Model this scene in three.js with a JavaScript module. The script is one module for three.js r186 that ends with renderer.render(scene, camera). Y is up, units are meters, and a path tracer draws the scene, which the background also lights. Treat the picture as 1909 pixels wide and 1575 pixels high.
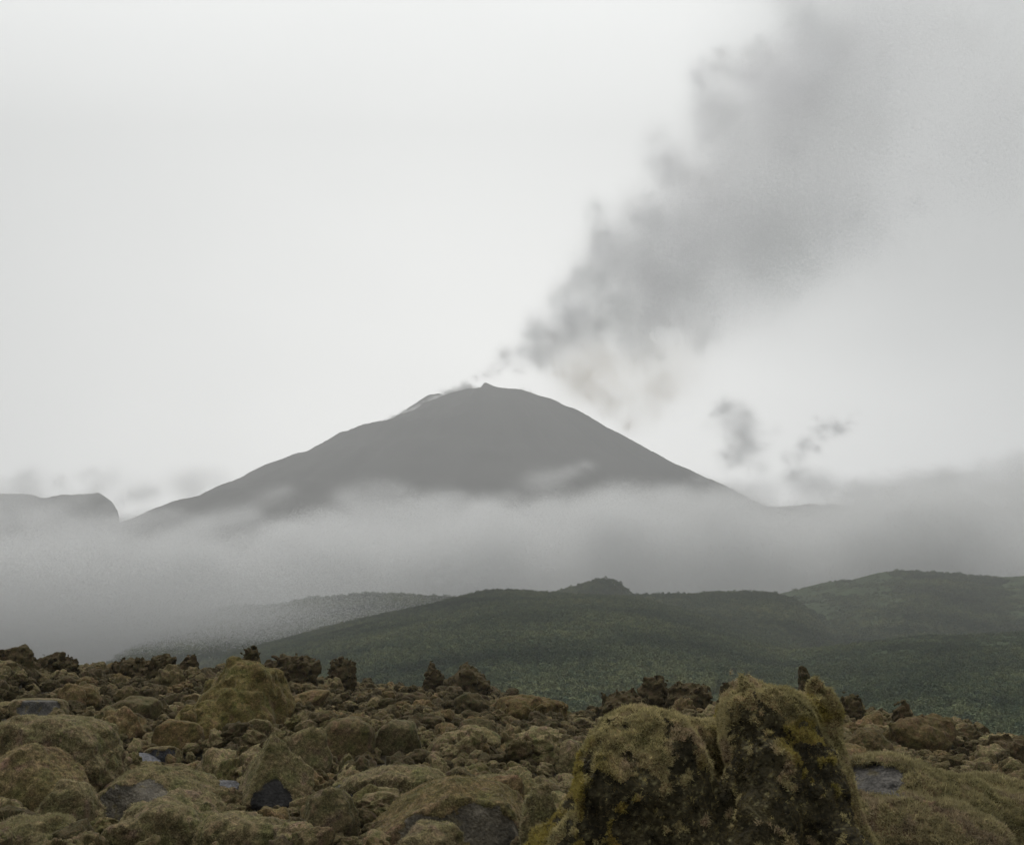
import * as THREE from 'three';
import { mergeGeometries, mergeVertices } from 'three/addons/utils/BufferGeometryUtils.js';
import { ImprovedNoise } from 'three/addons/math/ImprovedNoise.js';

// ---------------------------------------------------------------- camera, sky, sun, exposure
const scene = new THREE.Scene();
const EYE = 1.6, PITCH = THREE.MathUtils.degToRad(12.37), FOV = 44, FPX = 787.5 / Math.tan(THREE.MathUtils.degToRad(FOV / 2));
const camera = new THREE.PerspectiveCamera(FOV, 1024 / 844, 0.1, 20000);
camera.position.set(0, EYE, 0);
camera.rotation.set(PITCH, 0, 0);
const renderer = new THREE.WebGLRenderer({ antialias: true });
renderer.toneMapping = THREE.LinearToneMapping;
renderer.toneMappingExposure = 4.5;
renderer.shadowMap.enabled = true;

const perlin = new ImprovedNoise();
const N3 = (x, y, z) => perlin.noise(x, y, z);
const fbm = (x, y, z, o = 4) => { let s = 0, a = 0.5; for (let i = 0; i < o; i++) { s += a * perlin.noise(x, y, z); x = x * 2.03 + 11.3; y = y * 2.01 + 5.7; z = z * 2.02 + 3.1; a *= 0.5; } return s; };
const billow = (x, y, z, o = 3) => { let s = 0, a = 0.5; for (let i = 0; i < o; i++) { s += a * Math.abs(perlin.noise(x, y, z)); x = x * 2.1 + 7.3; y = y * 2.1 + 1.7; z = z * 2.1 + 9.1; a *= 0.5; } return s; };
const clamp = (x, a = 0, b = 1) => Math.min(b, Math.max(a, x));
const smooth = (a, b, x) => { const t = clamp((x - a) / (b - a)); return t * t * (3 - 2 * t); };
const lerp = (a, b, t) => a + (b - a) * t;
function rng(seed) { let a = seed >>> 0; return () => { a = (a + 0x6D2B79F5) | 0; let t = Math.imul(a ^ (a >>> 15), 1 | a); t = (t + Math.imul(t ^ (t >>> 7), 61 | t)) ^ t; return ((t ^ (t >>> 14)) >>> 0) / 4294967296; }; }
const gauss = (r) => Math.sqrt(-2 * Math.log(1 - r())) * Math.cos(6.28318 * r());
function interp(pts, x) {
  if (x <= pts[0][0]) return pts[0][1];
  for (let i = 1; i < pts.length; i++) if (x <= pts[i][0]) return lerp(pts[i - 1][1], pts[i][1], (x - pts[i - 1][0]) / (pts[i][0] - pts[i - 1][0]));
  return pts[pts.length - 1][1];
}

// overcast sky: bright towards the hidden sun ahead, greyer overhead and behind, soft layered cloud all round
{
  const W = 1024, H = 512, data = new Float32Array(W * H * 4);
  const gx = Math.sin(-0.1) * Math.cos(0.16), gy = Math.sin(0.16), gz = -Math.cos(-0.1) * Math.cos(0.16);
  for (let j = 0; j < H; j++) {
    const e = ((j + 0.5) / H - 0.5) * Math.PI, y = Math.sin(e), ce = Math.cos(e);
    for (let i = 0; i < W; i++) {
      const a = ((i + 0.5) / W - 0.5) * 2 * Math.PI, x = Math.cos(a) * ce, z = Math.sin(a) * ce;
      const ang = Math.acos(clamp(x * gx + y * gy + z * gz, -1, 1));
      let L = 0.20 + 0.42 * smooth(-0.05, 0.95, y) + 0.80 * Math.exp(-((ang / 0.95) ** 2));
      L *= 1 - 0.3 * smooth(0.28, 0.7, y);   // overcast: brighter overhead than round the horizon, brightest towards the hidden sun
      const c = fbm(x * 1.6 + 4.2, y * 3.2 + 0.3, z * 1.6 + 1.7, 5);           // broad stratus
      const az = Math.atan2(x, -z) * 57.3, el = e * 57.3 + 3.5 * c, past = az - (4 + (el - 16.7) * 0.42) + 5 * c;            // drifted smoke and low cloud thickening to the right of the summit
      const right = smooth(-1, 9, past) * smooth(-2, 8, el - 15 + 0.12 * Math.min(az, 30)) * (1 - 0.6 * smooth(50, 110, az)) * (z < 0.6 ? 1 : 0.4);
      const cover = clamp(0.40 * right + 0.2 * c + 0.02, 0, 0.6);
      L *= 0.95 * (1 - cover);
      const warm = Math.exp(-((ang / 0.6) ** 2)) * 0.02, cool = 0.025 * (1 - warm * 40) + cover * 0.03;
      const k = (j * W + i) * 4;
      data[k] = L * (1 + warm - cool); data[k + 1] = L * (1 + warm * 0.6); data[k + 2] = L * (1 - warm * 0.4 + cool * 0.25); data[k + 3] = 1;
    }
  }
  const sky = new THREE.DataTexture(data, W, H, THREE.RGBAFormat, THREE.FloatType);
  sky.mapping = THREE.EquirectangularReflectionMapping; sky.magFilter = THREE.LinearFilter; sky.needsUpdate = true;
  scene.background = sky; scene.environment = sky;
}
const sun = new THREE.DirectionalLight(new THREE.Color(1, 0.96, 0.88), 1.5);
sun.position.set(-700, 5000, -2000); sun.target.position.set(0, 0, 0);
sun.castShadow = true; sun.shadow.radius = 26; sun.shadow.mapSize.set(2048, 2048);
Object.assign(sun.shadow.camera, { left: -80, right: 80, top: 80, bottom: -80, near: 1, far: 9000 });
sun.name = 'sun'; scene.add(sun, sun.target);
scene.fog = new THREE.FogExp2(0xe8eaec, 0.00026);

// ---------------------------------------------------------------- helpers
const CP = Math.cos(PITCH), SP = Math.sin(PITCH);
function at(px, py, depth) {                     // the point that far ahead which is seen at that place of the photograph
  const X = (px - 954.5) / FPX, Y = (787.5 - py) / FPX, t = depth / (CP - Y * SP);
  return new THREE.Vector3(X * t, EYE + (Y * CP + SP) * t, -depth);
}
const taken = new Map();
function numbered(name) { const n = taken.get(name) || 0; taken.set(name, n + 1); return n ? name + '_' + String(n).padStart(3, '0') : name; }
function tag(o, label, category, group, kind) { if (label) o.userData.label = label; if (category) o.userData.category = category; if (group) o.userData.group = group; if (kind) o.userData.kind = kind; return o; }
function top(o, name) { o.name = numbered(name); scene.add(o); return o; }
function shadows(o) { o.traverse((m) => { if (m.isMesh) { m.castShadow = true; m.receiveShadow = true; } }); return o; }
function geo(pos, idx, col, uv) {
  const g = new THREE.BufferGeometry();
  g.setAttribute('position', new THREE.BufferAttribute(pos instanceof Float32Array ? pos : new Float32Array(pos), 3));
  if (col) g.setAttribute('color', new THREE.BufferAttribute(new Float32Array(col), 3));
  if (uv) g.setAttribute('uv', new THREE.BufferAttribute(new Float32Array(uv), 2));
  g.setIndex(new THREE.BufferAttribute(new Uint32Array(idx), 1));
  g.computeVertexNormals();
  return g;
}
function noiseTexture(size, fn, srgb) {          // tileable: fn gets two angles' worth of torus coordinates
  const d = new Uint8Array(size * size * 4);
  for (let j = 0; j < size; j++) for (let i = 0; i < size; i++) {
    const c = fn(i / size, j / size, i, j), k = (j * size + i) * 4;
    d[k] = clamp(c[0]) * 255; d[k + 1] = clamp(c[1]) * 255; d[k + 2] = clamp(c[2]) * 255; d[k + 3] = 255;
  }
  const t = new THREE.DataTexture(d, size, size, THREE.RGBAFormat);
  t.wrapS = t.wrapT = THREE.RepeatWrapping; t.magFilter = THREE.LinearFilter; t.minFilter = THREE.LinearMipmapLinearFilter; if (srgb) t.colorSpace = THREE.SRGBColorSpace; t.needsUpdate = true;
  return t;
}
const tile = (u, v, f, z, o) => {                // noise that repeats with the texture: four taps blended
  const a = fbm(u * f, v * f, z, o), b = fbm((u - 1) * f, v * f, z, o), c = fbm(u * f, (v - 1) * f, z, o), d = fbm((u - 1) * f, (v - 1) * f, z, o);
  return lerp(lerp(a, b, u), lerp(c, d, u), v) / Math.sqrt((u * u + (1 - u) ** 2) * (v * v + (1 - v) ** 2));
};

// ---------------------------------------------------------------- materials
const texRnd = rng(77);
const mossTex = noiseTexture(512, (u, v) => {
  const s = tile(u, v, 9, 1.5, 3), t = tile(u, v, 34, 8.2, 3), f = tile(u, v, 120, 4.4, 2), g = texRnd() - 0.5;
  const k = 0.72 + 0.30 * t + 0.55 * f + 0.22 * g + 0.12 * s, w = clamp(0.5 + 1.3 * s + 0.4 * t);
  return [k * lerp(0.93, 1.0, w), k * lerp(0.95, 0.90, w), k * lerp(0.86, 0.94, w)];
}, true);
const mossBump = noiseTexture(512, (u, v) => { const b = 0.5 + 0.5 * tile(u, v, 26, 2.1, 3) + 0.5 * tile(u, v, 100, 6.6, 2) + 0.12 * (texRnd() - 0.5); return [b, b, b]; });
const rockTex = noiseTexture(512, (u, v) => {
  const s = tile(u, v, 6, 3.5, 4), t = tile(u, v, 60, 8.8, 2), g = texRnd() - 0.5, k = 0.7 + 0.5 * s + 0.35 * t + 0.15 * g;
  return [k, k * 1.0, k];
}, true);
const rockBump = noiseTexture(512, (u, v) => { const b = 0.5 + 0.7 * tile(u, v, 8, 5.1, 5) + 0.3 * tile(u, v, 70, 1.6, 2); return [b, b, b]; });
const lin = (r, g, b) => new THREE.Color().setRGB(r, g, b);
const M = {
  moss: new THREE.MeshPhysicalMaterial({ name: 'moss', map: mossTex, bumpMap: mossBump, bumpScale: 0.012, roughness: 1, vertexColors: true, sheen: 0.5, sheenColor: lin(0.3, 0.28, 0.2), sheenRoughness: 0.6, specularIntensity: 0.2 }),
  rock: new THREE.MeshPhysicalMaterial({ name: 'wet lava', map: rockTex, bumpMap: rockBump, bumpScale: 0.04, roughness: 0.75, vertexColors: true, specularIntensity: 0.4 }),
  darkFront: new THREE.MeshPhysicalMaterial({ name: 'lichen-specked crust', map: rockTex, bumpMap: rockBump, bumpScale: 0.03, roughness: 0.9, vertexColors: true, specularIntensity: 0.25 }),
  tuft: new THREE.MeshPhysicalMaterial({ name: 'moss hairs', vertexColors: true, roughness: 0.9, transmission: 0.5, thickness: 0, side: THREE.DoubleSide, specularIntensity: 0.2 }),
  ground: new THREE.MeshStandardMaterial({ name: 'lava soil', map: mossTex, bumpMap: mossBump, bumpScale: 0.03, roughness: 1, vertexColors: true }),
  hill: new THREE.MeshPhysicalMaterial({ name: 'hill scrub soil', roughness: 1, vertexColors: true, specularIntensity: 0.1 }),
  leaf: new THREE.MeshPhysicalMaterial({ name: 'scrub leaves', vertexColors: true, roughness: 0.8, side: THREE.DoubleSide, specularIntensity: 0.2 }),
  cone: new THREE.MeshPhysicalMaterial({ name: 'volcanic ash slope', roughness: 1, vertexColors: true, specularIntensity: 0.2 }),
  vapour: new THREE.MeshPhysicalMaterial({ name: 'vapour', color: lin(0.92, 0.92, 0.92), roughness: 1, transmission: 0.5, thickness: 0, side: THREE.DoubleSide, specularIntensity: 0 }),
};
// ---------------------------------------------------------------- volcano
const VD = 5000;
{
  const peak = at(905, 716, VD);
  const side = (pts) => pts.map(([px, py]) => { const p = at(px, py, VD); return [Math.abs(p.x - peak.x), p.y]; });
  const L = side([[903, 713.5], [895, 723], [882, 732], [858, 737], [838, 739], [805, 752], [783, 763], [754, 780], [721, 789], [693, 803], [655, 809], [622, 816], [600, 828], [560, 851], [520, 862], [460, 885], [430, 902], [380, 922], [345, 940], [300, 948], [240, 975], [150, 1010], [0, 1060], [-300, 1170]]);
  const R = side([[907, 713.5], [914, 717], [926, 723], [952, 732], [992, 739], [1022, 748.5], [1047, 757.6], [1077, 772], [1102, 781.5], [1124, 794], [1154, 811], [1187, 829], [1216, 844], [1260, 868], [1300, 886], [1345, 904], [1420, 942], [1500, 975], [1600, 1010], [1750, 1060], [2000, 1150]]);
  const rimPts = [[700, 815], [726, 785], [747, 769], [776, 750], [798, 736], [816, 733], [850, 737], [890, 760]].map(([px, py]) => { const p = at(px, py, VD + 150); return [p.x, p.y]; });
  const NR = 200, NA = 420, pos = [], col = [], idx = [];
  for (let i = 0; i <= NR; i++) {
    const r = 3000 * Math.pow(i / NR, 1.7);
    for (let k = 0; k <= NA; k++) {
      const a = k / NA * 2 * Math.PI, x = peak.x + r * Math.cos(a), z = -VD + r * Math.sin(a), w = 0.5 + 0.5 * Math.cos(a);
      const re = r * (1 + 0.45 * Math.max(0, Math.sin(a)) * smooth(0, 900, r));      // the flank towards the viewer is steeper
      let y = lerp(interp(L, re), interp(R, re), w * w * (3 - 2 * w));
      y = lerp(y, -25, smooth(2500, 3000, r));
      const gully = fbm(Math.cos(a) * 9, Math.sin(a) * 9, r * 0.0007, 3), far = smooth(30, 500, r);
      y += far * 26 * gully + 14 * smooth(20, 300, r) * fbm(x * 0.012, 3, z * 0.012, 4);
      y -= Math.abs(Math.sin(a)) * smooth(30, 600, r) * 12;
      const rim = interp(rimPts, x) - Math.abs(z + VD + 150) * 0.75;
      if (x > rimPts[0][0] && x < rimPts[rimPts.length - 1][0] && rim > y) y = rim;
      pos.push(x, y, z);
      const t = 0.042 + 0.03 * fbm(x * 0.006, y * 0.006, z * 0.006, 4) + 0.015 * gully;
      col.push(t * 1.05, t, t * 0.93);
      if (i < NR && k < NA) { const p = i * (NA + 1) + k, q = p + NA + 1; idx.push(p, p + 1, q, q, p + 1, q + 1); }
    }
  }
  const v = top(new THREE.Mesh(geo(pos, idx, col), M.cone), 'volcano');
  tag(v, 'dark grey steaming volcano cone rising above the cloud bank', 'volcano', null, 'structure');
}

// ---------------------------------------------------------------- hills: each a ridge with its crest line, a long front slope and a back slope
const hillSurfaces = [];
function ridge(name, label, pts, D, front, back, base, { rough = 3, tone = [0.03, 0.042, 0.02], cols = 200, rows = 60, shape = 1.05, kind = 'structure' } = {}) {
  const lo = pts[0][0], hi = pts[pts.length - 1][0], toe = at(954, 1215, D);
  const height = (px, d) => {
    const c = at(px, interp(pts, px), D), yc = c.y;
    const t = d < D ? (d - (D - front)) / front : (D + back - d) / back, s = clamp(t);
    const p = d < D ? s * (shape - (shape - 1) * s) : s * s * (3 - 2 * s);
    const X = (px - 954.5) / FPX * d, edge = smooth(0, 0.06, (px - lo) / (hi - lo)) * smooth(0, 0.06, (hi - px) / (hi - lo));
    return base + (yc - base) * p * edge + rough * s * (fbm(X * 0.012, 7, d * 0.012, 4) * 1.6 - 0.15);
  };
  const pos = [], col = [], idx = [];
  for (let j = 0; j <= rows; j++) for (let i = 0; i <= cols; i++) {
    const px = lerp(lo, hi, i / cols), d = D - front + (front + back) * j / rows, X = at(px, 1215, d).x, y = height(px, d);
    pos.push(X, y - 0.5, -d);
    const n = 1 + 0.9 * fbm(X * 0.03, 2, d * 0.03, 4);
    col.push(tone[0] * n, tone[1] * n, tone[2] * n);
    if (i < cols && j < rows) { const p = j * (cols + 1) + i; idx.push(p, p + 1, p + cols + 1, p + cols + 1, p + 1, p + cols + 2); }
  }
  const h = top(new THREE.Mesh(geo(pos, idx, col), M.hill), name);
  tag(h, label, 'hill', null, kind);
  const s = { height, lo, hi, D, front, back, pts }; hillSurfaces.push(s);
  return s;
}
const hillMid = ridge('hill', 'broad green scrub hill in front of the volcano', [[380, 1245], [450, 1220], [520, 1200], [600, 1180], [700, 1150], [800, 1128], [900, 1107], [950, 1102], [1020, 1105], [1100, 1107], [1180, 1113], [1250, 1132], [1350, 1160], [1450, 1190], [1560, 1225], [1700, 1260]], 800, 560, 260, -16, { rough: 4 });
const hillKnoll = ridge('hill', 'small hazy knoll on the ridge behind the broad green hill', [[985, 1140], [1025, 1103], [1060, 1092], [1095, 1083], [1120, 1079], [1138, 1083], [1152, 1092], [1170, 1108], [1215, 1140]], 1100, 160, 120, 20, { rough: 4, cols: 80 });
const hillSaddle = ridge('hill', 'level wooded shoulder between the broad green hill and right hills', [[1000, 1140], [1080, 1112], [1165, 1107], [1280, 1108], [1380, 1108], [1425, 1109], [1460, 1117], [1500, 1145], [1560, 1180], [1640, 1220]], 980, 420, 200, -14, { rough: 4 });
const hillRight = ridge('hill', 'tall hazy wooded hill at the right below the cloud bank', [[1330, 1190], [1400, 1130], [1460, 1107], [1550, 1087], [1650, 1070], [1720, 1067], [1760, 1073], [1850, 1082], [1909, 1077], [2050, 1060], [2250, 1080]], 1350, 700, 300, -16, { rough: 7 });
const hillNear = ridge('hill', 'near green scrub slope behind the lava field at the right', [[900, 1330], [1050, 1292], [1200, 1258], [1320, 1235], [1450, 1217], [1600, 1198], [1700, 1185], [1800, 1184], [1909, 1181], [2100, 1170], [2350, 1160]], 560, 400, 240, -17, { rough: 3.5 });
const hillLeft = ridge('hill', 'long dark hazy ridge left of the broad green hill', [[230, 1215], [310, 1163], [345, 1150], [430, 1135], [480, 1130], [530, 1127], [600, 1115], [690, 1107], [750, 1110], [840, 1114], [950, 1120], [1060, 1140]], 1250, 420, 260, -10, { rough: 5 });
const hillLeftFar = ridge('hill', 'faint grey ridge low in the mist at far left', [[-160, 1190], [40, 1180], [100, 1168], [170, 1160], [230, 1158], [310, 1160], [400, 1165], [520, 1190]], 1700, 400, 260, -10, { rough: 6 });
ridge('hill', 'rounded grey mountain shoulder in cloud at the left edge', [[-400, 1010], [-150, 930], [0, 917], [60, 925], [120, 917], [160, 918], [185, 935], [205, 960], [235, 1010]], 4600, 900, 500, 60, { rough: 12, tone: [0.05, 0.05, 0.045] });
ridge('hill', 'faint low ridge in cloud behind the right flank of the volcano', [[1350, 990], [1440, 944], [1500, 941], [1560, 938], [1620, 939], [1720, 950], [1900, 990], [2100, 1010]], 5700, 500, 300, 60, { rough: 12, tone: [0.05, 0.05, 0.045] });
ridge('hill', 'small dark hump showing through the cloud bank at left', [[360, 1075], [405, 1040], [430, 1031], [455, 1028], [480, 1029], [510, 1036], [560, 1060], [600, 1090]], 2900, 350, 250, 40, { rough: 8, tone: [0.05, 0.05, 0.045] });

// scrub on the hills: patches of bushes, each bush a crown of small leaf faces
{
  const patches = [];
  for (let v = 0; v < 5; v++) {
    const r = rng(300 + v), pos = [], idx = [], col = [];
    for (let bx = 0; bx < 4; bx++) for (let bz = 0; bz < 4; bz++) {
      const ox = (bx - 1.5 + (r() - 0.5) * 1.1) * 1.15, oz = (bz - 1.5 + (r() - 0.5) * 1.1) * 1.15, sc = 0.5 + 0.9 * r() * r(), tall = 0.75 + 0.6 * r(), ph = r() * 6, t = 0.72 + 0.55 * r(), y2 = r(), n = Math.round(60 + 110 * sc);
      const c = [lerp(0.041, 0.084, y2) * t, lerp(0.062, 0.098, y2) * t, lerp(0.039, 0.048, y2) * t];
      for (let i = 0; i < n; i++) {
        const a = r() * 6.283, h = Math.pow(r(), 0.7), lobe = 0.75 + 0.35 * Math.sin(a * (2 + v % 3) + ph), rad = lobe * Math.sqrt(1 - h * h * 0.85) * (0.55 + 0.45 * r());
        const cx = ox + Math.cos(a) * rad * sc, cy = h * tall * sc * (0.85 + 0.2 * Math.sin(a * 3 + ph)), cz = oz + Math.sin(a) * rad * sc, s = 0.07 + 0.08 * r(), p = pos.length / 3;
        for (let k = 0; k < 3; k++) { pos.push(cx + gauss(r) * s, cy + gauss(r) * s * 0.8, cz + gauss(r) * s); col.push(...c); }
        idx.push(p, p + 1, p + 2);
      }
    }
    patches.push(geo(pos, idx, col));
  }
  const r = rng(41), lists = patches.map(() => []);
  const rowOf = (y, d) => { const t = (y - EYE) / d; return 787.5 - FPX * (t * CP - SP) / (CP + t * SP); };
  const pxOf = (X, d) => X / d * FPX * CP + 954.5;
  const scatter = (s, size, nearer = []) => {
    const step = size * 4.2, dMin = Math.max(60, s.D - s.front), dMax = s.D + s.back * 0.25;
    for (let d = dMin; d < dMax; d += step) for (let X = (s.lo - 954.5) / FPX * d; X < (s.hi - 954.5) / FPX * d; X += step) {
      const jx = X + (r() - 0.5) * step * 0.4, jd = d + (r() - 0.5) * step * 0.4, px = pxOf(jx, jd);
      if (px < -60 || px > 1970) continue;
      const ground = s.height(px, jd), row = rowOf(ground + 4, jd);
      if (row > 1400 || nearer.some((h) => px > h.lo + 60 && px < h.hi - 60 && row > interp(h.pts, px) + 22)) continue;      // well behind a nearer crest
      const e = size * 1.5, up = new THREE.Vector3((s.height(pxOf(jx - e, jd), jd) - s.height(pxOf(jx + e, jd), jd)), 2 * e, -(s.height(px, jd - e) - s.height(px, jd + e))).normalize();
      const n = fbm(jx * 0.012, 9, jd * 0.012, 4);
      lists[Math.floor(r() * 5)].push([jx, ground - 0.5, -jd, size * (1 + n * 0.5), r() * 6.28, n, up]);
    }
  };
  scatter(hillMid, 1.95, [hillNear]); scatter(hillNear, 1.7); scatter(hillSaddle, 2.7, [hillMid, hillNear]);
  scatter(hillRight, 3.3, [hillMid, hillNear, hillSaddle]); scatter(hillKnoll, 2.6, [hillMid]); scatter(hillLeft, 3.3, [hillMid]); scatter(hillLeftFar, 4.2);
  const g = top(new THREE.Group(), 'hillside_scrub');
  tag(g, 'dense green scrub covering the hills below the cloud', 'scrub', null, 'stuff');
  const m4 = new THREE.Matrix4(), q = new THREE.Quaternion(), q2 = new THREE.Quaternion(), Y = new THREE.Vector3(0, 1, 0), c = new THREE.Color();
  lists.forEach((list, v) => {
    const im = new THREE.InstancedMesh(patches[v], M.leaf, list.length); im.name = 'bushes'; im.userData.kind = 'stuff';
    list.forEach(([x, y, z, s, a, n, up], i) => {
      q.setFromUnitVectors(Y, up).multiply(q2.setFromAxisAngle(Y, a));
      im.setMatrixAt(i, m4.compose(new THREE.Vector3(x, y, z), q, new THREE.Vector3(s, s, s)));
      const t = 1 + 1.3 * n; im.setColorAt(i, c.setRGB(t * (1 + 0.3 * n), t, t * (1 - 0.2 * n)));
    });
    g.add(im);
  });
  console.log('scrub patches', lists.map((l) => l.length).join(' '));
}
// ---------------------------------------------------------------- ground: the lava field on its rise, the valley floor beyond
const crestRow = [[-300, 1218], [0, 1232], [120, 1250], [200, 1250], [320, 1248], [450, 1250], [580, 1268], [680, 1284], [800, 1284], [900, 1290], [1000, 1318], [1060, 1330], [1130, 1324], [1200, 1314], [1300, 1314], [1450, 1318], [1600, 1330], [1700, 1343], [1800, 1368], [1909, 1394], [2200, 1430]];
const crestFar = [[-300, 40], [0, 42], [450, 48], [650, 58], [900, 58], [1060, 44], [1200, 48], [1600, 42], [1909, 34], [2200, 30]];
function groundH(x, z) {
  const d = Math.max(0.01, Math.hypot(x, z)), px = z < -0.01 ? clamp(x / -z * FPX * CP + 954.5, -300, 2200) : x < 0 ? -300 : 2200;
  const D = interp(crestFar, px), Hc = at(px, interp(crestRow, px), D).y - 0.3, t = d / D;
  let h = Hc * smooth(0.12, 1, t);
  h += (0.6 * fbm(x * 0.16 + 5, 2, z * 0.16, 3) + 0.8 * fbm(x * 0.45, 8, z * 0.45, 2)) * smooth(6, 13, d) * (1 - smooth(1, 1.3, t));
  if (t > 1) h = lerp(h, -17, smooth(1.02, 1 + 70 / D, t));
  if (d > 300) h = lerp(h, 4, smooth(1200, 4200, d));
  return h;
}
{
  const NA = 320, NR = 170, pos = [], col = [], uv = [], idx = [];
  for (let i = 0; i <= NR; i++) {
    const d = 0.2 * Math.pow(6800 / 0.2, i / NR);
    for (let k = 0; k <= NA; k++) {
      const a = k / NA * 2 * Math.PI, x = d * Math.sin(a), z = -d * Math.cos(a) * (Math.cos(a) < 0 && d > 400 ? 0.25 : 1);
      pos.push(x, groundH(x, z), z); uv.push(x / 1.5, z / 1.5);
      const n = fbm(x * 0.5, 3, z * 0.5, 4), far = d > 110;
      if (far) col.push(0.06 + 0.03 * n, 0.075 + 0.03 * n, 0.035); else col.push(0.07 + 0.05 * n, 0.06 + 0.04 * n, 0.028 + 0.02 * n);
      if (i < NR && k < NA) { const p = i * (NA + 1) + k, q = p + NA + 1; idx.push(p, q, p + 1, q, q + 1, p + 1); }
    }
  }
  const g = top(new THREE.Mesh(geo(pos, idx, col, uv), M.ground), 'ground');
  tag(g, 'dark mossy lava ground under the rubble and the valley floor', 'ground', null, 'structure');
}
function groundDepth(px, py) { let d = 3; while (d < 60) { const p = at(px, py, d); if (p.y < groundH(p.x, p.z)) return d; d += 0.05; } return 50; }

// ---------------------------------------------------------------- meshing a solid described by a distance field
function solid(f, lo, hi, cell) {
  const nx = Math.ceil((hi.x - lo.x) / cell) + 2, ny = Math.ceil((hi.y - lo.y) / cell) + 2, nz = Math.ceil((hi.z - lo.z) / cell) + 2, s = new Float32Array(nx * ny * nz), Q = 6, safe = cell * Q * 1.6 + 0.16;
  for (let K = 0; K < nz; K += Q) for (let J = 0; J < ny; J += Q) for (let I = 0; I < nx; I += Q) {
    const mid = f(lo.x + (I + Q / 2 - 0.5) * cell, lo.y + (J + Q / 2 - 0.5) * cell, lo.z + (K + Q / 2 - 0.5) * cell), far = Math.abs(mid) > safe;      // blocks clear of the surface are filled at once
    for (let k = K; k < Math.min(nz, K + Q); k++) for (let j = J; j < Math.min(ny, J + Q); j++) for (let i = I, o = I + j * nx + k * nx * ny; i < Math.min(nx, I + Q); i++, o++) s[o] = far ? mid : f(lo.x + (i - 0.5) * cell, lo.y + (j - 0.5) * cell, lo.z + (k - 0.5) * cell);
  }
  const id = new Int32Array(nx * ny * nz).fill(-1), pos = [], idx = [], nxy = nx * ny;
  const off = [0, 1, nx, nx + 1, nxy, nxy + 1, nxy + nx, nxy + nx + 1], E = [[0, 1], [2, 3], [4, 5], [6, 7], [0, 2], [1, 3], [4, 6], [5, 7], [0, 4], [1, 5], [2, 6], [3, 7]];
  for (let k = 0; k < nz - 1; k++) for (let j = 0; j < ny - 1; j++) for (let i = 0; i < nx - 1; i++) {
    const o = i + j * nx + k * nxy; let m = 0;
    for (let c = 0; c < 8; c++) if (s[o + off[c]] < 0) m |= 1 << c;
    if (m === 0 || m === 255) continue;
    let x = 0, y = 0, z = 0, n = 0;
    for (const [a, b] of E) { const A = s[o + off[a]], B = s[o + off[b]]; if ((A < 0) === (B < 0)) continue; const t = A / (A - B); x += lerp(a & 1, b & 1, t); y += lerp((a >> 1) & 1, (b >> 1) & 1, t); z += lerp(a >> 2, b >> 2, t); n++; }
    id[o] = pos.length / 3; pos.push(lo.x + (i - 0.5 + x / n) * cell, lo.y + (j - 0.5 + y / n) * cell, lo.z + (k - 0.5 + z / n) * cell);
  }
  const quad = (a, b, c, d, flip) => { if (a < 0 || b < 0 || c < 0 || d < 0) return; flip ? idx.push(a, c, b, a, d, c) : idx.push(a, b, c, a, c, d); };
  for (let k = 1; k < nz - 1; k++) for (let j = 1; j < ny - 1; j++) for (let i = 1; i < nx - 1; i++) {
    const o = i + j * nx + k * nxy, A = s[o] < 0;
    if (A !== s[o + 1] < 0) quad(id[o - nx - nxy], id[o - nxy], id[o], id[o - nx], !A);
    if (A !== s[o + nx] < 0) quad(id[o - 1 - nxy], id[o - 1], id[o], id[o - nxy], !A);
    if (A !== s[o + nxy] < 0) quad(id[o - 1 - nx], id[o - nx], id[o], id[o - 1], !A);
  }
  return { pos, idx };
}
// splits a meshed solid into parts by a function of the place, each with its own colour; box-mapped texture coordinates in metres
function parted({ pos, idx }, which, colours, scale = 1) {
  const n = pos.length / 3, g0 = geo(pos, idx), nor = g0.attributes.normal.array, kind = new Uint8Array(n);
  for (let i = 0; i < n; i++) kind[i] = which(pos[i * 3], pos[i * 3 + 1], pos[i * 3 + 2]);
  return colours.map((colour, want) => {
    const P = [], C = [], U = [], NN = [], I = [], map = new Map();
    for (let t = 0; t < idx.length; t += 3) {
      const a = idx[t], b = idx[t + 1], c = idx[t + 2], k = kind[a] + kind[b] + kind[c] >= 2 ? 1 : 0;
      if (k !== want) continue;
      let ax = 0, ay = 0, az = 0;
      for (const v of [a, b, c]) { ax += nor[v * 3]; ay += nor[v * 3 + 1]; az += nor[v * 3 + 2]; }
      const m = Math.abs(ax) > Math.abs(ay) && Math.abs(ax) > Math.abs(az) ? 0 : Math.abs(ay) > Math.abs(az) ? 1 : 2;
      for (const v of [a, b, c]) {
        const key = v * 3 + m;
        if (!map.has(key)) {
          map.set(key, P.length / 3);
          const x = pos[v * 3], y = pos[v * 3 + 1], z = pos[v * 3 + 2]; P.push(x, y, z); NN.push(nor[v * 3], nor[v * 3 + 1], nor[v * 3 + 2]);
          C.push(...colour(x, y, z)); U.push((m === 0 ? z : x) * scale, (m === 1 ? z : y) * scale);
        }
        I.push(map.get(key));
      }
    }
    if (!I.length) return null;
    const g = geo(P, I, C, U); g.setAttribute('normal', new THREE.BufferAttribute(new Float32Array(NN), 3));
    return g;
  });
}
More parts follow.
